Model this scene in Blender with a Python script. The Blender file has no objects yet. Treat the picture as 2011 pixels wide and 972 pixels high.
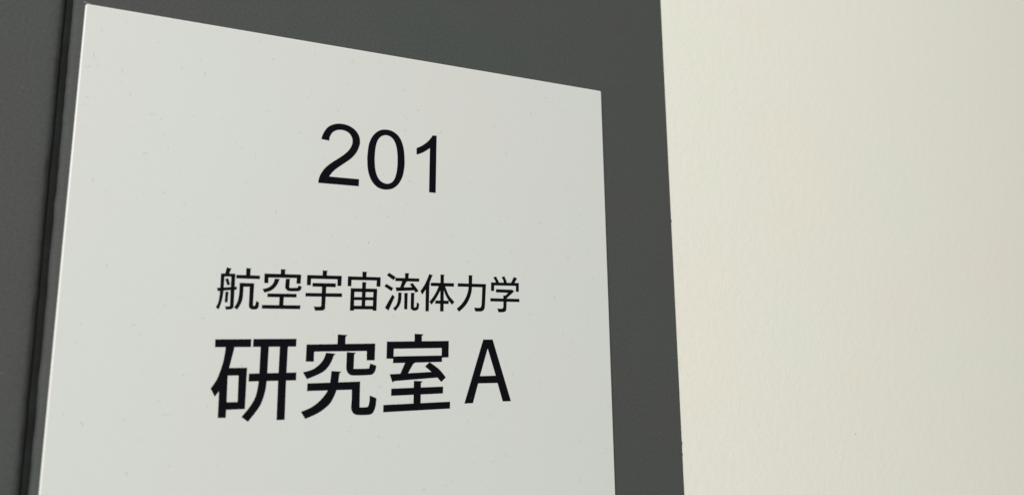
import bpy, bmesh, math, random
from mathutils import Matrix, Vector, noise
from mathutils.geometry import tessellate_polygon

scene = bpy.context.scene
col = scene.collection
MM = 0.001
SIGN_X, SIGN_Z = 0.0, 1.6          # top left corner of the sign (metres)
PANEL_Y = -0.010                   # front of the dark panels, the white wall is y = 0
SIGN_T = 2.8                       # sign thickness, mm
SIGN_Y = PANEL_Y - SIGN_T * MM
SIGN_W, SIGN_H = 200.0, 200.0

# ---------------------------------------------------------------- camera
cam_data = bpy.data.cameras.new('camera')
cam = bpy.data.objects.new('camera', cam_data)
col.objects.link(cam)
cam_data.sensor_fit = 'HORIZONTAL'
cam_data.sensor_width = 36.0
cam_data.lens = 28.118
cam_data.shift_y = -0.05768
cam_data.clip_start = 0.01
cam_data.clip_end = 50.0
cam_data.dof.use_dof = True
cam_data.dof.focus_distance = 0.308
cam_data.dof.aperture_fstop = 10.5
R = Matrix(((0.875636, -0.081821, -0.475991), (-0.482809, -0.173937, -0.858278), (-0.012567, 0.981352, -0.191809)))
cam.matrix_world = Matrix.Translation((SIGN_X + 0.0025, SIGN_Y - 0.27431, SIGN_Z - 0.10847)) @ R.to_4x4()
scene.camera = cam

# ---------------------------------------------------------------- light
world = bpy.data.worlds.new('World')
scene.world = world
world.use_nodes = True
bg = world.node_tree.nodes['Background']
bg.inputs['Color'].default_value = (0.98, 1.0, 0.93, 1)
bg.inputs['Strength'].default_value = 0.25


def area(name, loc, target, sx, sy, power, colour):
    d = bpy.data.lights.new(name, 'AREA')
    d.shape = 'RECTANGLE'; d.size = sx; d.size_y = sy; d.energy = power; d.color = colour
    o = bpy.data.objects.new(name, d); col.objects.link(o)
    o.location = loc
    o.rotation_euler = (Vector(target) - Vector(loc)).to_track_quat('-Z', 'Y').to_euler()
    return o


area('corridor_lamp', (-1.3, -1.9, 2.1), (0.2, 0.0, 1.5), 0.8, 0.3, 59.5, (1.0, 0.992, 0.968))

vs = scene.view_settings
vs.view_transform = 'Standard'
vs.look = 'None'
vs.exposure = 0.03
vs.gamma = 1.0
vs.use_curve_mapping = False


# ---------------------------------------------------------------- materials
def material(name, base, rough, spec=0.5):
    m = bpy.data.materials.new(name); m.use_nodes = True
    b = m.node_tree.nodes['Principled BSDF']
    b.inputs['Base Color'].default_value = (*base, 1)
    b.inputs['Roughness'].default_value = rough
    b.inputs['Specular IOR Level'].default_value = spec
    return m, m.node_tree, b


def tex(nt, kind, scale, detail=2.0, rough=0.5):
    co = nt.nodes.get('coords') or nt.nodes.new('ShaderNodeTexCoord'); co.name = 'coords'
    n = nt.nodes.new(kind)
    nt.links.new(co.outputs['Object'], n.inputs['Vector'])
    n.inputs['Scale'].default_value = scale
    if 'Detail' in n.inputs: n.inputs['Detail'].default_value = detail
    if 'Roughness' in n.inputs: n.inputs['Roughness'].default_value = rough
    return n


def ramp(nt, src, stops):
    r = nt.nodes.new('ShaderNodeValToRGB')
    e = r.color_ramp.elements
    while len(e) < len(stops): e.new(0.5)
    for k, (p, c) in enumerate(stops):
        e[k].position = p; e[k].color = (*c, 1) if len(c) == 3 else c
    nt.links.new(src, r.inputs['Fac'])
    return r


def mixc(nt, mode, fac, a, b):
    n = nt.nodes.new('ShaderNodeMix'); n.data_type = 'RGBA'; n.blend_type = mode
    n.inputs[0].default_value = fac
    nt.links.new(a, n.inputs[6]); nt.links.new(b, n.inputs[7])
    return n.outputs[2]


def bump(nt, bsdf, src, strength, dist, prev=None):
    n = nt.nodes.new('ShaderNodeBump')
    n.inputs['Strength'].default_value = strength
    n.inputs['Distance'].default_value = dist
    nt.links.new(src, n.inputs['Height'])
    if prev: nt.links.new(prev.outputs['Normal'], n.inputs['Normal'])
    nt.links.new(n.outputs['Normal'], bsdf.inputs['Normal'])
    return n


def tinted(nt, bsdf, low, high, scale_low, grain_scale, grain):
    """two-tone low frequency tint with a fine grain over it"""
    a = tex(nt, 'ShaderNodeTexNoise', scale_low, 2.0)
    c = ramp(nt, a.outputs['Fac'], [(0.35, low), (0.65, high)])
    g = tex(nt, 'ShaderNodeTexNoise', grain_scale, 2.0, 0.7)
    gr = ramp(nt, g.outputs['Fac'], [(0.25, (1 - grain,) * 3), (0.75, (1 + 0 * grain,) * 3)])
    nt.links.new(mixc(nt, 'MULTIPLY', 1.0, c.outputs['Color'], gr.outputs['Color']), bsdf.inputs['Base Color'])
    return g


M_wall, nt, b = material('painted_plaster', (0.78, 0.76, 0.66), 0.62, 0.3)
tinted(nt, b, (0.802, 0.772, 0.695), (0.783, 0.779, 0.695), 14.0, 1400.0, 0.04)
n1 = tex(nt, 'ShaderNodeTexNoise', 900.0, 3.0, 0.6)
n2 = tex(nt, 'ShaderNodeTexNoise', 270.0, 2.0, 0.5)
b1 = bump(nt, b, n2.outputs['Fac'], 0.3, 0.0005)
bump(nt, b, n1.outputs['Fac'], 0.5, 0.00026, b1)

M_panel, nt, b = material('dark_grey_coated_panel', (0.075, 0.08, 0.075), 0.65, 0.08)
tinted(nt, b, (0.081, 0.082, 0.079), (0.075, 0.084, 0.079), 22.0, 1000.0, 0.24)
n1 = tex(nt, 'ShaderNodeTexNoise', 700.0, 3.0, 0.6)
bump(nt, b, n1.outputs['Fac'], 0.35, 0.00015)

M_sign, nt, b = material('off_white_sign_sheet', (0.6, 0.61, 0.57), 0.6, 0.15)
tinted(nt, b, (0.622, 0.623, 0.598), (0.606, 0.634, 0.603), 13.0, 1600.0, 0.03)
n1 = tex(nt, 'ShaderNodeTexNoise', 900.0, 2.0, 0.5)
bump(nt, b, n1.outputs['Fac'], 0.12, 0.00008)

M_edge, nt, b = material('sign_edge_highlight', (0.8, 0.785, 0.77), 0.45, 0.3)  # cut edge of the plate, bevel highlight painted into its whiter colour
tinted(nt, b, (0.75, 0.73, 0.72), (0.73, 0.72, 0.705), 40.0, 900.0, 0.04)

M_ink, nt, b = material('black_lettering_film', (0.007, 0.007, 0.009), 0.7, 0.04)
tinted(nt, b, (0.0050, 0.0050, 0.0075), (0.0042, 0.0046, 0.0064), 60.0, 1500.0, 0.25)

M_fleck, nt, b = material('grey_fibre', (0.47, 0.48, 0.44), 0.7, 0.1)
tinted(nt, b, (0.33, 0.34, 0.31), (0.50, 0.51, 0.47), 300.0, 2000.0, 0.05)

M_lint, nt, b = material('pale_dust', (0.22, 0.22, 0.21), 0.8, 0.1)
tinted(nt, b, (0.16, 0.16, 0.155), (0.25, 0.25, 0.24), 400.0, 2000.0, 0.05)

M_seal, nt, b = material('black_joint_seal', (0.015, 0.016, 0.015), 0.8, 0.05)
tinted(nt, b, (0.0155, 0.016, 0.0155), (0.019, 0.022, 0.0215), 120.0, 900.0, 0.2)


# ---------------------------------------------------------------- helpers
def mesh_object(name, verts, faces, mat, parent=None, smooth=False):
    me = bpy.data.meshes.new(name)
    me.from_pydata(verts, [], faces)
    me.materials.append(mat)
    if smooth:
        me.polygons.foreach_set('use_smooth', [True] * len(me.polygons))
    me.validate(); me.update()
    o = bpy.data.objects.new(name, me)
    col.objects.link(o)
    if parent:
        o.parent = parent
        o.matrix_parent_inverse = Matrix.Translation(-parent.location)
    return o


def tag(o, label, category, group=None):
    o['label'] = label; o['category'] = category
    if group: o['group'] = group


def P(x, z, y=SIGN_Y):              # millimetres on the sign's plane -> metres
    return (SIGN_X + x * MM, y, SIGN_Z + z * MM)


def wob(z, seed, amp, length):
    return amp * (noise.noise(Vector((z / length, seed, 0.37))) + 0.5 * noise.noise(Vector((z / length * 2.7, seed, 4.1))))


# ---------------------------------------------------------------- white wall
def groove_x(z): return -4.03 - 0.0060 * (z + 72.0)      # the joint is not quite parallel to the sign
def edge_x(z): return 238.10 + 0.00364 * (z + 60.0)      # nor is the panels' outer edge


# the plaster stands 10 mm proud beside the panels, so that they finish almost flush with it
WZ0, WZ1 = -SIGN_Z * 1000, 2700 - SIGN_Z * 1000
WALL_Y = PANEL_Y + 0.0004
verts, faces = [], []
for zz in (WZ0, WZ1):
    st = (edge_x(zz) + 0.16) * MM
    for (x, y) in ((-1.5, 0.12), (-1.5, 0.0), (st, 0.0), (st, WALL_Y), (1.8, WALL_Y), (1.8, 0.12)):
        verts.append((SIGN_X + x, y, SIGN_Z + zz * MM))
for k in range(6):
    j = (k + 1) % 6
    faces.append((k, j, j + 6, k + 6))
faces += [(5, 4, 3, 2, 1, 0), (6, 7, 8, 9, 10, 11)]
wall = mesh_object('wall', verts, faces, M_wall)
wall['kind'] = 'structure'
wall['label'] = 'cream white painted plaster wall with fine roller texture'

# ---------------------------------------------------------------- dark panels
ZTOP, ZBOT = (2.68 - SIGN_Z) * 1000, (0.02 - SIGN_Z) * 1000
rows = [ZTOP, 800, 500, 300, 200, 140, 110]
z = 90.0
while z > -215.0:
    rows.append(z); z -= 0.35
rows += [-230, -260, -300, -400, -600, -1000, ZBOT]


def sheet(profile_of, name, mat, parent=None):
    """a slab whose cross-section (list of x, depth behind the panel front, mm) changes a little along its height"""
    verts, faces = [], []
    n = None
    for z in rows:
        pr = profile_of(z); n = len(pr)
        for (x, d) in pr:
            verts.append((SIGN_X + x * MM, PANEL_Y + d * MM, SIGN_Z + z * MM))
    for r in range(len(rows) - 1):
        for k in range(n):
            a = r * n + k; b_ = r * n + (k + 1) % n
            faces.append((a, b_, b_ + n, a + n))
    faces.append(tuple(range(n)))
    last = (len(rows) - 1) * n
    faces.append(tuple(range(last + n - 1, last - 1, -1)))
    o = mesh_object(name, verts, faces, mat, parent, smooth=True)
    bm = bmesh.new(); bm.from_mesh(o.data)
    bmesh.ops.recalc_face_normals(bm, faces=bm.faces)
    for e in bm.edges:
        if len(e.link_faces) == 2 and e.calc_face_angle() > math.radians(50): e.smooth = False
    bm.to_mesh(o.data); bm.free()
    return o


DEEP = 9.5
NICKS = [(-54.6, 0.38, 0.55), (-150.5, 0.25, 0.9), (-155.1, 0.22, 0.6), (29.6, 0.10, 0.8)]


def left_profile(z):
    g = groove_x(z); w1 = wob(z, 1.7, 0.22, 9.0); w2 = wob(z, 5.2, 0.35, 14.0)
    return [(-900.0, DEEP), (-900.0, 0.0), (g - 9.0, 0.0), (g - 6.5, 0.012), (g - 4.6 + w2, 0.06), (g - 3.3 + w2, 0.18), (g - 2.6 + w2, 0.36),
            (g - 2.1 + w1, 0.70), (g - 1.65 + w1, 1.15), (g - 1.25 + w1, 1.7), (g - 1.1 + w1, 2.5), (g - 1.1 + w1, DEEP)]


def right_profile(z):
    g = groove_x(z); w1 = wob(z, 11.3, 0.25, 8.0); w2 = wob(z, 8.8, 0.30, 12.0)
    e = edge_x(z) + wob(z, 21.0, 0.02, 3.0) + wob(z, 2.0, 0.05, 25.0)
    for (zn, amp, wd) in NICKS:
        e += amp * math.exp(-((z - zn) / wd) ** 2)
    return [(g + 0.95 + w1, DEEP), (g + 0.95 + w1, 2.5), (g + 1.05 + w1, 1.8), (g + 1.25 + w1, 1.15), (g + 1.55 + w1, 0.6), (g + 1.9 + w2, 0.24), (g + 2.6 + w2, 0.06),
            (g + 3.2 + w2 * 0.5, 0.0), (g + 5.0, 0.0), (e - 1.0, 0.0), (e - 0.30, 0.03), (e - 0.08, 0.14), (e, 0.34), (e, DEEP)]


panel_l = sheet(left_profile, 'cladding_panel', M_panel)
tag(panel_l, 'dark grey panel with rounded edge along the vertical groove, carrying no sign', 'panel')
panel_r = sheet(right_profile, 'cladding_panel', M_panel)
tag(panel_r, 'dark grey panel behind the white room sign, bordering the cream wall', 'panel')

verts, faces = [], []
for z in rows:
    g = groove_x(z)
    for (x, d) in ((g - 1.8, 2.4), (g - 0.7, 2.1), (g + 0.5, 2.1), (g + 1.6, 2.4)):
        verts.append((SIGN_X + x * MM, PANEL_Y + d * MM, SIGN_Z + z * MM))
for r in range(len(rows) - 1):
    for k in range(3):
        a = r * 4 + k
        faces.append((a, a + 4, a + 5, a + 1))
seal = mesh_object('joint_seal', verts, faces, M_seal, panel_r, smooth=True)

# ---------------------------------------------------------------- room sign
sign = bpy.data.objects.new('room_sign', None)
col.objects.link(sign)
sign.empty_display_size = 0.02
sign.location = P(SIGN_W / 2, -SIGN_H, PANEL_Y)
tag(sign, 'off-white square room sign reading 201 in black above two lines of black Japanese characters', 'sign')

bm = bmesh.new()
bmesh.ops.create_cube(bm, size=1.0)
for v in bm.verts:
    v.co = Vector((SIGN_X + (v.co.x + 0.5) * SIGN_W * MM, SIGN_Y if v.co.y < 0 else PANEL_Y - 0.00003, SIGN_Z + (v.co.z - 0.5) * SIGN_H * MM))
corner = [e for e in bm.edges if abs(e.verts[0].co.y - e.verts[1].co.y) > 1e-4]
bmesh.ops.bevel(bm, geom=corner, offset=0.7 * MM, segments=4, profile=0.5, affect='EDGES')
front = [e for e in bm.edges if all(abs(v.co.y - SIGN_Y) < 1e-6 for v in e.verts)]
bmesh.ops.bevel(bm, geom=front, offset=0.5 * MM, segments=3, profile=0.5, affect='EDGES')
bmesh.ops.recalc_face_normals(bm, faces=bm.faces)
me = bpy.data.meshes.new('sign_plate'); bm.to_mesh(me); bm.free()
me.materials.append(M_sign)
me.materials.append(M_edge)
for p in me.polygons:
    if p.normal.y > -0.999: p.material_index = 1      # the cut edge, whitened to carry its bright highlight
plate = bpy.data.objects.new('sign_plate', me); col.objects.link(plate)
plate.parent = sign; plate.matrix_parent_inverse = Matrix.Translation(-sign.location)


def sample(loop, steps=5):
    """corner points stay sharp, points flagged 1 lie on a smooth (Catmull-Rom) run"""
    n = len(loop)
    pts = [Vector((p[0], p[1])) for p in loop]
    sm = [len(p) > 2 for p in loop]
    out = []
    for i in range(n):
        j = (i + 1) % n
        a, b_ = pts[i], pts[j]
        if not sm[i] and not sm[j]:
            out.append(a); continue
        p0 = pts[i - 1] if sm[i] else a
        p3 = pts[(j + 1) % n] if sm[j] else b_
        for s in range(steps):
            t = s / steps
            out.append(0.5 * ((2 * a) + (b_ - p0) * t + (2 * p0 - 5 * a + 4 * b_ - p3) * t * t + (3 * a - p0 - 3 * b_ + p3) * t ** 3))
    return out


GLYPHS = [
    ('digit', [
        [[(76.62, -51.71), (91.39, -51.69), (91.42, -49.09), (80.49, -49.09), (81.16, -47.97, 1), (82.77, -46.19, 1), (85.47, -44.02, 1), (88.20, -41.80, 1), (90.17, -39.35, 1), (91.21, -36.88, 1), (91.45, -34.97, 1), (90.95, -32.82, 1), (89.64, -31.08, 1), (87.88, -29.96, 1), (85.99, -29.38, 1), (83.50, -29.31, 1), (81.36, -29.89, 1), (79.41, -31.13, 1), (78.10, -33.08, 1), (77.40, -34.86, 1), (77.25, -35.78), (80.08, -36.04), (80.22, -34.69, 1), (81.00, -33.11, 1), (82.34, -32.02, 1), (83.72, -31.60, 1), (85.43, -31.64, 1), (87.16, -32.32, 1), (88.30, -33.76, 1), (88.65, -35.29, 1), (88.38, -36.88, 1), (87.34, -38.78, 1), (85.68, -40.51, 1), (83.57, -42.21, 1), (81.18, -43.99, 1), (78.98, -46.04, 1), (77.41, -48.46, 1), (76.81, -50.18, 1)]],
    ]),
    ('digit', [
        [[(101.08, -29.40, 1), (98.49, -30.20, 1), (96.27, -32.38, 1), (94.89, -35.55, 1), (94.41, -39.40, 1), (94.37, -41.92, 1), (94.74, -45.64, 1), (95.99, -48.96, 1), (97.95, -51.13, 1), (100.05, -51.98, 1), (101.99, -52.04, 1), (104.26, -51.47, 1), (106.36, -49.78, 1), (107.97, -46.94, 1), (108.75, -43.35, 1), (108.83, -40.14, 1), (108.48, -36.30, 1), (107.60, -33.33, 1), (106.24, -31.22, 1), (103.89, -29.71, 1)], [(101.12, -31.55, 1), (99.34, -32.34, 1), (98.02, -34.25, 1), (97.37, -37.18, 1), (97.16, -41.00, 1), (97.39, -44.13, 1), (98.09, -46.89, 1), (99.51, -48.96, 1), (101.79, -49.86, 1), (103.73, -49.28, 1), (105.01, -47.68, 1), (105.79, -44.91, 1), (106.06, -41.38, 1), (105.95, -38.18, 1), (105.47, -35.34, 1), (104.44, -33.04, 1), (102.93, -31.83, 1)]],
    ]),
    ('digit', [
        [[(120.07, -29.44), (121.78, -29.34), (121.53, -51.72), (118.82, -51.68), (119.03, -34.51), (117.45, -35.73, 1), (115.58, -36.85, 1), (113.61, -37.64), (113.59, -35.10), (115.72, -33.98, 1), (118.11, -32.07, 1), (119.49, -30.40, 1)]],
    ]),
    ('character', [
        [[(47.50, -82.41), (49.07, -82.81), (48.78, -83.06), (48.33, -84.54), (47.03, -84.59)]],
        [[(45.78, -84.45), (46.95, -84.42), (46.90, -85.92), (46.87, -88.98), (46.85, -90.34, 1), (46.69, -92.03, 1), (46.32, -94.06, 1), (45.65, -96.05), (44.76, -95.39), (45.42, -93.82, 1), (45.71, -91.71, 1), (45.80, -89.68, 1), (45.81, -88.67)]],
        [[(45.78, -84.45), (50.27, -84.38), (50.32, -85.36), (45.83, -85.44)]],
        [[(49.05, -84.42), (50.27, -84.38), (50.29, -88.56), (50.25, -92.31), (50.26, -94.34), (50.18, -95.33, 1), (49.67, -95.87, 1), (47.94, -96.11), (47.62, -95.00), (48.81, -95.00, 1), (49.10, -94.61, 1), (49.06, -90.29)]],
        [[(47.20, -86.22), (48.08, -85.95), (48.81, -87.95), (47.96, -88.28)]],
        [[(44.77, -89.13), (50.97, -88.61), (50.95, -89.57), (45.54, -90.11), (45.13, -90.29)]],
        [[(47.46, -90.26), (48.64, -90.40), (48.40, -90.64), (48.28, -93.73), (47.45, -93.74), (47.47, -90.49)]],
        [[(53.67, -82.37), (55.36, -82.57), (55.04, -82.81), (55.03, -84.82), (53.69, -84.86)]],
        [[(50.62, -84.75), (58.18, -84.80), (58.20, -85.95), (50.63, -85.90)]],
        [[(51.78, -87.36), (53.11, -87.33), (53.05, -88.67), (53.04, -90.21, 1), (52.94, -92.26, 1), (52.53, -93.97, 1), (51.37, -96.07), (50.44, -95.32), (51.29, -93.82, 1), (51.72, -91.94, 1), (51.83, -89.89, 1)]],
        [[(51.78, -87.36), (56.39, -87.38), (56.41, -88.52), (51.85, -88.59)]],
        [[(55.06, -87.38), (56.39, -87.38), (56.33, -94.27), (56.40, -94.64, 1), (56.66, -94.78, 1), (56.96, -94.70, 1), (57.17, -94.25, 1), (57.37, -93.14), (58.25, -93.62), (58.18, -94.93, 1), (57.87, -95.62, 1), (57.21, -95.90, 1), (56.04, -95.89, 1), (55.35, -95.47, 1), (55.08, -94.71, 1), (55.08, -92.57)]],
    ]),
    ('character', [
        [[(65.00, -82.38), (66.70, -82.50), (66.40, -82.79), (66.44, -84.19), (64.99, -84.23)]],
        [[(59.64, -84.05), (60.95, -84.18), (61.00, -87.22), (59.67, -87.20)]],
        [[(59.64, -84.05), (71.83, -84.04), (71.88, -85.22), (59.70, -85.36)]],
        [[(70.45, -84.16), (71.83, -84.04), (71.77, -87.13), (70.38, -87.13)]],
        [[(63.14, -85.61), (64.85, -85.77), (64.51, -86.10), (64.08, -87.34, 1), (63.10, -88.76, 1), (61.77, -89.75, 1), (59.86, -90.36), (59.23, -89.19), (60.70, -88.81, 1), (61.78, -88.18, 1), (62.68, -87.11, 1)]],
        [[(66.76, -85.54), (68.38, -85.60), (68.07, -85.91), (68.02, -88.39), (68.32, -88.61, 1), (70.62, -88.52, 1), (70.89, -88.32, 1), (71.12, -87.73), (72.20, -88.11), (71.97, -89.00, 1), (71.37, -89.60, 1), (70.31, -89.71, 1), (68.02, -89.71, 1), (67.12, -89.29, 1), (66.65, -88.50, 1), (66.68, -87.10)]],
        [[(60.90, -90.63), (70.55, -90.59), (70.53, -91.77), (60.90, -91.80)]],
        [[(64.92, -91.52), (66.29, -91.49), (66.26, -94.64), (64.83, -94.65)]],
        [[(59.25, -94.44), (71.98, -94.43), (71.92, -95.68), (59.27, -95.63)]],
    ]),
    ('character', [
        [[(79.26, -82.37), (81.08, -82.42), (80.79, -82.72), (80.75, -84.30), (79.28, -84.34)]],
        [[(73.95, -84.09), (75.31, -84.19), (75.27, -87.59), (73.92, -87.57)]],
        [[(73.95, -84.09), (86.04, -84.05), (86.04, -85.27), (74.00, -85.34)]],
        [[(84.57, -84.18), (86.04, -84.05), (85.98, -87.57), (84.60, -87.57)]],
        [[(75.89, -86.77), (83.99, -86.71), (84.00, -88.02), (75.86, -87.99)]],
        [[(73.59, -90.21), (86.33, -90.11), (86.29, -91.36), (73.58, -91.40)]],
        [[(79.18, -87.32), (80.70, -87.28), (80.48, -94.65), (80.47, -95.18, 1), (80.25, -95.72, 1), (79.53, -96.05, 1), (77.09, -96.14), (76.53, -94.78), (78.67, -94.77, 1), (79.08, -94.57, 1), (79.14, -93.77, 1), (79.16, -90.55)]],
    ]),
    ('character', [
        [[(93.52, -82.34), (95.34, -82.36), (95.04, -82.63), (95.00, -84.34), (93.55, -84.38)]],
        [[(88.28, -84.13), (89.63, -84.22), (89.57, -87.58), (88.26, -87.57)]],
        [[(88.28, -84.13), (100.30, -84.11), (100.28, -85.31), (88.32, -85.38)]],
        [[(98.93, -84.23), (100.30, -84.11), (100.27, -87.48), (98.82, -87.47)]],
        [[(93.55, -85.95), (95.19, -86.08), (94.93, -86.27), (94.76, -94.85), (93.48, -94.86)]],
        [[(89.40, -88.24), (90.76, -88.32), (90.70, -96.02), (89.30, -96.03)]],
        [[(89.40, -88.24), (99.09, -88.23), (99.07, -89.44), (89.43, -89.52)]],
        [[(97.72, -88.31), (99.09, -88.23), (98.96, -95.98), (97.60, -95.95)]],
        [[(90.20, -91.31), (98.25, -91.25), (98.20, -92.32), (90.15, -92.35)]],
        [[(90.28, -94.31), (98.13, -94.31), (98.15, -95.51), (90.23, -95.55)]],
    ]),
    ('character', [
        [[(103.49, -82.37), (106.06, -83.90), (105.22, -85.02), (102.64, -83.34)]],
        [[(102.53, -86.39), (105.12, -87.83), (104.53, -88.98), (101.76, -87.34)]],
        [[(104.84, -90.19), (105.75, -90.96), (103.46, -95.91), (102.12, -94.89)]],
        [[(109.61, -82.33), (111.30, -82.35), (111.00, -82.71), (110.96, -84.33), (109.60, -84.37)]],
        [[(105.96, -84.15), (115.16, -84.15), (115.12, -85.32), (105.86, -85.32)]],
        [[(108.63, -85.06), (110.66, -85.10), (110.26, -85.49), (110.02, -85.69), (109.08, -87.60), (107.74, -87.63)]],
        [[(106.04, -87.58), (112.73, -87.39), (113.26, -88.50), (106.78, -88.88), (106.40, -89.02)]],
        [[(111.54, -86.31), (112.59, -85.81), (114.96, -88.67), (113.86, -89.32), (113.05, -88.37)]],
        [[(107.09, -89.40), (108.60, -89.48), (108.30, -89.79), (108.21, -92.05, 1), (107.66, -93.93, 1), (106.09, -95.96), (105.15, -95.11), (106.36, -93.95, 1), (106.90, -92.44, 1), (107.07, -90.94, 1)]],
        [[(109.45, -89.50), (110.97, -89.55), (110.69, -89.80), (110.60, -95.36), (109.45, -95.37)]],
        [[(112.02, -89.40), (113.58, -89.44), (113.25, -89.75), (113.18, -94.24), (113.27, -94.56, 1), (113.64, -94.67, 1), (114.04, -94.46, 1), (114.24, -93.94, 1), (114.29, -92.81), (115.18, -93.27), (115.11, -94.41, 1), (114.83, -95.26, 1), (114.06, -95.74, 1), (113.04, -95.79, 1), (112.26, -95.38, 1), (111.96, -94.54, 1)]],
    ]),
    ('character', [
        [[(119.15, -82.36), (120.71, -82.84), (120.27, -83.16), (119.24, -85.74), (117.80, -88.08), (116.37, -90.04), (115.74, -88.66), (117.27, -86.46, 1), (118.39, -84.22, 1)]],
        [[(117.80, -87.31), (119.24, -85.74), (119.52, -86.08), (119.21, -86.35), (119.14, -90.73), (119.05, -96.00), (117.73, -96.01)]],
        [[(119.81, -85.53), (129.19, -85.52), (129.13, -86.80), (119.77, -86.76)]],
        [[(123.69, -82.40), (125.38, -82.46), (125.06, -82.82), (124.96, -95.98), (123.57, -96.00)]],
        [[(123.04, -86.61), (124.41, -86.67), (123.78, -88.04, 1), (122.74, -89.90, 1), (121.59, -91.75, 1), (120.14, -93.55), (119.23, -92.57), (120.74, -90.80, 1), (121.99, -88.85, 1)]],
        [[(124.41, -86.67), (125.59, -86.74), (126.12, -88.09, 1), (127.20, -90.20, 1), (129.35, -92.46), (128.41, -93.52), (126.99, -91.95, 1), (125.70, -89.84, 1), (125.02, -88.11, 1)]],
        [[(121.72, -92.03), (127.03, -92.03), (126.99, -93.25), (121.54, -93.18)]],
    ]),
    ('character', [
        [[(135.31, -82.30), (137.04, -82.36), (136.79, -82.71), (136.74, -85.89), (136.67, -87.27, 1), (136.33, -89.25, 1), (135.33, -91.73, 1), (133.69, -94.00, 1), (131.28, -96.07), (130.33, -94.97), (132.49, -93.04, 1), (134.13, -90.67, 1), (134.97, -88.49, 1), (135.28, -86.51, 1)]],
        [[(130.78, -85.48), (142.68, -85.50), (142.62, -86.74), (130.74, -86.72)]],
        [[(141.12, -85.78), (142.68, -85.50), (142.20, -93.11), (142.08, -94.30, 1), (141.67, -95.25, 1), (140.84, -95.79, 1), (139.84, -95.90, 1), (138.07, -95.87), (137.57, -94.48), (139.74, -94.52, 1), (140.40, -94.22, 1), (140.70, -93.42, 1), (140.87, -91.15)]],
    ]),
    ('character', [
        [[(145.85, -82.85), (147.06, -82.45), (148.21, -84.40), (148.16, -84.90), (146.95, -84.83), (146.68, -84.13)]],
        [[(149.49, -82.66), (150.70, -82.26), (151.65, -84.14), (151.69, -84.91), (150.46, -84.84), (150.24, -83.94)]],
        [[(154.91, -82.44), (156.36, -82.95), (155.11, -84.83), (153.59, -84.86)]],
        [[(144.88, -84.78), (146.26, -84.85), (146.12, -88.09), (144.83, -88.05)]],
        [[(144.88, -84.78), (157.11, -84.71), (157.05, -85.88), (144.87, -85.93)]],
        [[(155.82, -84.81), (157.11, -84.71), (157.03, -88.17), (155.74, -88.11)]],
        [[(147.01, -87.34), (154.07, -87.41), (155.00, -87.98), (151.78, -90.61), (150.28, -90.60), (150.10, -89.69), (151.09, -89.68), (152.33, -88.62), (146.96, -88.55)]],
        [[(144.51, -90.83), (157.25, -90.89), (157.23, -92.10), (144.50, -92.03)]],
        [[(150.15, -89.89), (151.66, -90.37), (151.45, -94.39), (151.32, -95.30, 1), (150.67, -95.90, 1), (149.64, -96.07, 1), (148.04, -96.12), (147.46, -94.70), (149.43, -94.74, 1), (149.96, -94.45, 1), (150.12, -93.81, 1), (150.17, -91.80)]],
    ]),
    ('character', [
        [[(45.16, -105.50), (56.40, -105.53), (56.39, -108.05), (45.24, -107.98)]],
        [[(48.49, -107.83), (51.26, -107.86), (50.90, -109.75, 1), (49.92, -114.59), (49.59, -116.91), (47.26, -121.63), (46.01, -123.32), (44.61, -120.82), (46.45, -117.75, 1), (47.86, -113.14, 1), (48.38, -109.71, 1)]],
        [[(47.32, -117.16), (49.59, -116.91), (49.70, -125.26), (49.68, -130.00), (47.27, -129.90), (47.20, -121.47)]],
        [[(49.00, -114.56), (55.49, -114.63), (55.48, -117.02), (48.83, -116.95)]],
        [[(52.94, -114.66), (55.49, -114.63), (55.42, -127.55), (53.09, -127.26)]],
        [[(49.27, -125.18), (53.54, -125.27), (55.34, -125.35), (55.42, -127.55), (49.40, -127.54)]],
        [[(57.06, -105.50), (71.09, -105.54), (71.06, -108.10), (57.05, -108.03)]],
        [[(56.18, -116.50), (71.45, -116.54), (71.45, -119.09), (56.14, -118.99)]],
        [[(59.48, -107.64), (62.08, -107.67), (61.97, -116.63), (61.87, -119.49, 1), (61.40, -122.94, 1), (60.00, -126.96, 1), (56.57, -131.56), (54.49, -129.97), (57.02, -126.82, 1), (58.60, -123.77, 1), (59.27, -120.03, 1), (59.45, -116.56)]],
        [[(65.71, -107.71), (68.33, -107.74), (68.17, -119.05), (68.20, -131.57), (65.63, -131.52), (65.60, -118.97)]],
    ]),
    ('character', [
        [[(85.24, -104.15), (88.66, -104.38), (87.97, -105.02), (88.01, -107.76), (85.23, -107.73)]],
        [[(74.57, -107.44), (77.25, -107.64), (77.20, -113.16), (74.50, -113.07)]],
        [[(74.57, -107.44), (98.77, -107.37), (98.75, -109.90), (74.66, -109.83)]],
        [[(95.75, -107.66), (98.77, -107.37), (98.67, -113.14), (95.80, -113.08)]],
        [[(81.34, -110.28), (84.70, -110.68), (83.99, -111.30), (83.14, -113.49, 1), (81.41, -115.89, 1), (78.77, -117.45, 1), (75.10, -118.81), (73.68, -116.55), (76.76, -115.77, 1), (79.02, -114.27, 1), (80.57, -112.39, 1)]],
        [[(88.59, -110.18), (91.89, -110.44), (91.23, -111.00), (91.15, -115.43), (91.50, -115.86, 1), (96.21, -115.87, 1), (96.77, -115.56, 1), (97.08, -114.21), (99.32, -114.98), (98.97, -116.69, 1), (98.15, -117.74, 1), (96.83, -118.09, 1), (91.00, -118.07, 1), (89.50, -117.50, 1), (88.61, -116.07, 1), (88.57, -113.43)]],
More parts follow.
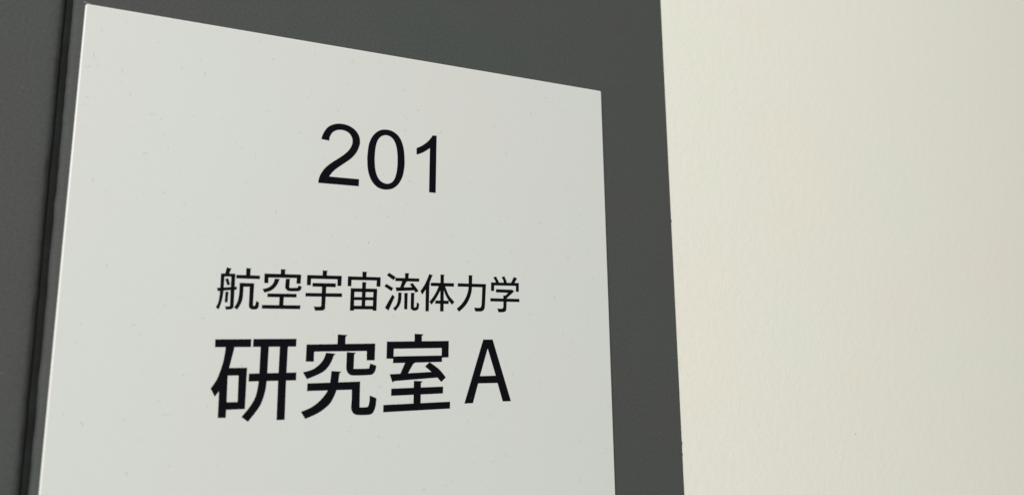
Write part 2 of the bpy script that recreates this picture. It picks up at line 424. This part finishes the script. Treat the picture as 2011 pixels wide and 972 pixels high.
        [[(83.42, -116.39), (86.89, -116.69), (86.18, -117.23), (85.84, -120.54), (85.09, -123.46, 1), (83.38, -126.83, 1), (80.77, -129.10, 1), (78.33, -130.40, 1), (75.01, -131.65), (73.50, -129.32), (76.84, -128.06, 1), (79.60, -126.15, 1), (81.67, -123.84, 1), (82.62, -121.98, 1), (83.09, -119.93)]],
        [[(75.33, -120.22), (93.56, -120.19), (93.51, -122.83), (75.28, -122.71)]],
        [[(90.69, -120.52), (93.56, -120.19), (93.58, -128.50), (93.88, -128.83, 1), (96.13, -128.86, 1), (96.69, -128.54, 1), (97.07, -127.26, 1), (97.17, -125.01), (99.59, -126.03), (99.34, -128.59, 1), (98.62, -130.49, 1), (97.32, -131.40, 1), (93.20, -131.33, 1), (91.52, -130.73, 1), (90.66, -129.06, 1), (90.77, -126.11)]],
    ]),
    ('character', [
        [[(113.61, -104.09), (117.10, -104.28), (116.40, -104.88), (116.39, -106.96), (113.60, -106.94)]],
        [[(103.11, -106.74), (127.09, -106.72), (127.10, -109.24), (103.15, -109.27)]],
        [[(103.11, -106.74), (105.76, -107.03), (105.64, -112.74), (103.04, -112.66)]],
        [[(124.32, -107.04), (127.09, -106.72), (127.03, -112.64), (124.27, -112.66)]],
        [[(105.56, -111.92), (124.42, -111.92), (124.39, -114.21), (105.49, -114.25)]],
        [[(110.26, -113.85), (114.12, -114.10), (113.15, -114.71), (111.14, -117.98), (108.28, -118.07)]],
        [[(104.33, -118.06), (120.24, -117.67), (122.92, -119.71), (106.13, -120.44), (105.43, -120.91)]],
        [[(119.55, -114.21), (123.28, -116.81, 1), (125.96, -119.77), (124.16, -121.32), (122.55, -119.63), (120.13, -117.56), (117.75, -115.67)]],
        [[(113.51, -120.58), (116.92, -120.85), (116.20, -121.42), (116.13, -128.79), (113.42, -128.67)]],
        [[(105.01, -122.99), (124.88, -122.97), (124.82, -125.40), (104.98, -125.44)]],
        [[(102.19, -128.42), (127.68, -128.41), (127.61, -130.83), (102.17, -130.87)]],
    ]),
    ('letter', [
        [[(141.38, -106.33), (145.35, -106.36), (152.97, -129.32), (149.46, -129.28), (147.30, -122.45), (139.14, -122.33), (136.94, -129.34), (133.47, -129.33)], [(143.22, -109.61), (139.89, -119.73), (146.57, -119.73)]],
    ]),
]

FILM = 0.06                         # mm, thickness of the cut lettering film
for name, polys in GLYPHS:
    verts, faces = [], []
    for k, loops in enumerate(polys):
        y = SIGN_Y - (FILM + 0.004 * k) * MM
        rings = [sample(lp) for lp in loops]
        flat = [p for r in rings for p in r]
        base = len(verts)
        verts += [P(p.x, p.y, y) for p in flat]
        tris = tessellate_polygon([[Vector((p.x, p.y, 0)) for p in r] for r in rings])
        for t in tris:
            a, b_, c = (flat[i] for i in t)
            area2 = (b_.x - a.x) * (c.y - a.y) - (b_.y - a.y) * (c.x - a.x)
            f = [base + i for i in t]
            faces.append(f if area2 > 0 else f[::-1])
        off = base
        for r in rings:
            m = len(r)
            low = len(verts)
            verts += [P(p.x, p.y, SIGN_Y - 0.003 * MM) for p in r]
            for i in range(m):
                j = (i + 1) % m
                faces.append((off + i, off + j, low + j, low + i))
            off += m
    mesh_object(name, verts, faces, M_ink, sign)


# ---------------------------------------------------------------- fibres, specks
def ribbon(verts, faces, pts, width, y, to3d):
    base = len(verts)
    n = len(pts)
    for i, p in enumerate(pts):
        d = (pts[min(i + 1, n - 1)] - pts[max(i - 1, 0)]).normalized()
        s = Vector((-d.y, d.x)) * width * (0.35 if i in (0, n - 1) else 0.5)
        verts += [to3d(p.x + s.x, p.y + s.y, y + 0.00001), to3d(p.x, p.y, y - width * 0.35 * MM), to3d(p.x - s.x, p.y - s.y, y + 0.00001)]
    for i in range(n - 1):
        a = base + 3 * i
        faces += [(a, a + 1, a + 4, a + 3), (a + 1, a + 2, a + 5, a + 4)]


def fleck_field(count, xr, zr, y, seed, lengths, widths, dots=0.4):
    rnd = random.Random(seed)
    verts, faces = [], []
    for _ in range(count):
        p = Vector((rnd.uniform(*xr), rnd.uniform(*zr)))
        if rnd.random() < dots:
            ln = rnd.uniform(0.12, 0.35); w = rnd.uniform(0.12, 0.24); turn = 0.0
        else:
            ln = rnd.uniform(*lengths); w = rnd.uniform(*widths); turn = rnd.uniform(-2.2, 2.2)
        a = rnd.uniform(0, 6.28); n = 6; pts = [p.copy()]
        for i in range(n):
            p = p + Vector((math.cos(a), math.sin(a))) * ln / n
            a += turn / n + rnd.uniform(-0.35, 0.35)
            pts.append(p.copy())
        ribbon(verts, faces, pts, w, y, lambda x, z, yy: P(x, z, yy))
    return verts, faces


v, f = fleck_field(520, (2, 198), (-195, -2), SIGN_Y, 7, (0.6, 2.2), (0.08, 0.17), 0.4)
fl = mesh_object('fibre_flecks', v, f, M_fleck, sign, smooth=True)
fl['kind'] = 'stuff'
# a hair caught on the sign's corner
v, f = [], []
ribbon(v, f, [Vector(q) for q in ((-0.55, 0.55), (-0.1, 0.25), (0.5, 0.1), (1.2, -0.05), (2.0, -0.25))], 0.10, SIGN_Y - 0.00001, lambda x, z, yy: P(x, z, yy))
mesh_object('hair', v, f, M_sign, sign, smooth=True)

v, f = fleck_field(60, (-60, -10), (-180, 40), PANEL_Y, 3, (0.4, 1.6), (0.06, 0.12), 0.7)
du = mesh_object('dust_specks', v, f, M_lint, panel_l, smooth=True)
du['kind'] = 'stuff'

# a tiny dark speck laid on the plaster for a pit
v, f = [], []
ribbon(v, f, [Vector(q) for q in ((347.9, -153.3), (348.05, -153.55), (348.25, -153.9))], 0.35, WALL_Y - 0.00001, lambda x, z, yy: P(x, z, yy))
mesh_object('dark_speck', v, f, M_panel, wall)
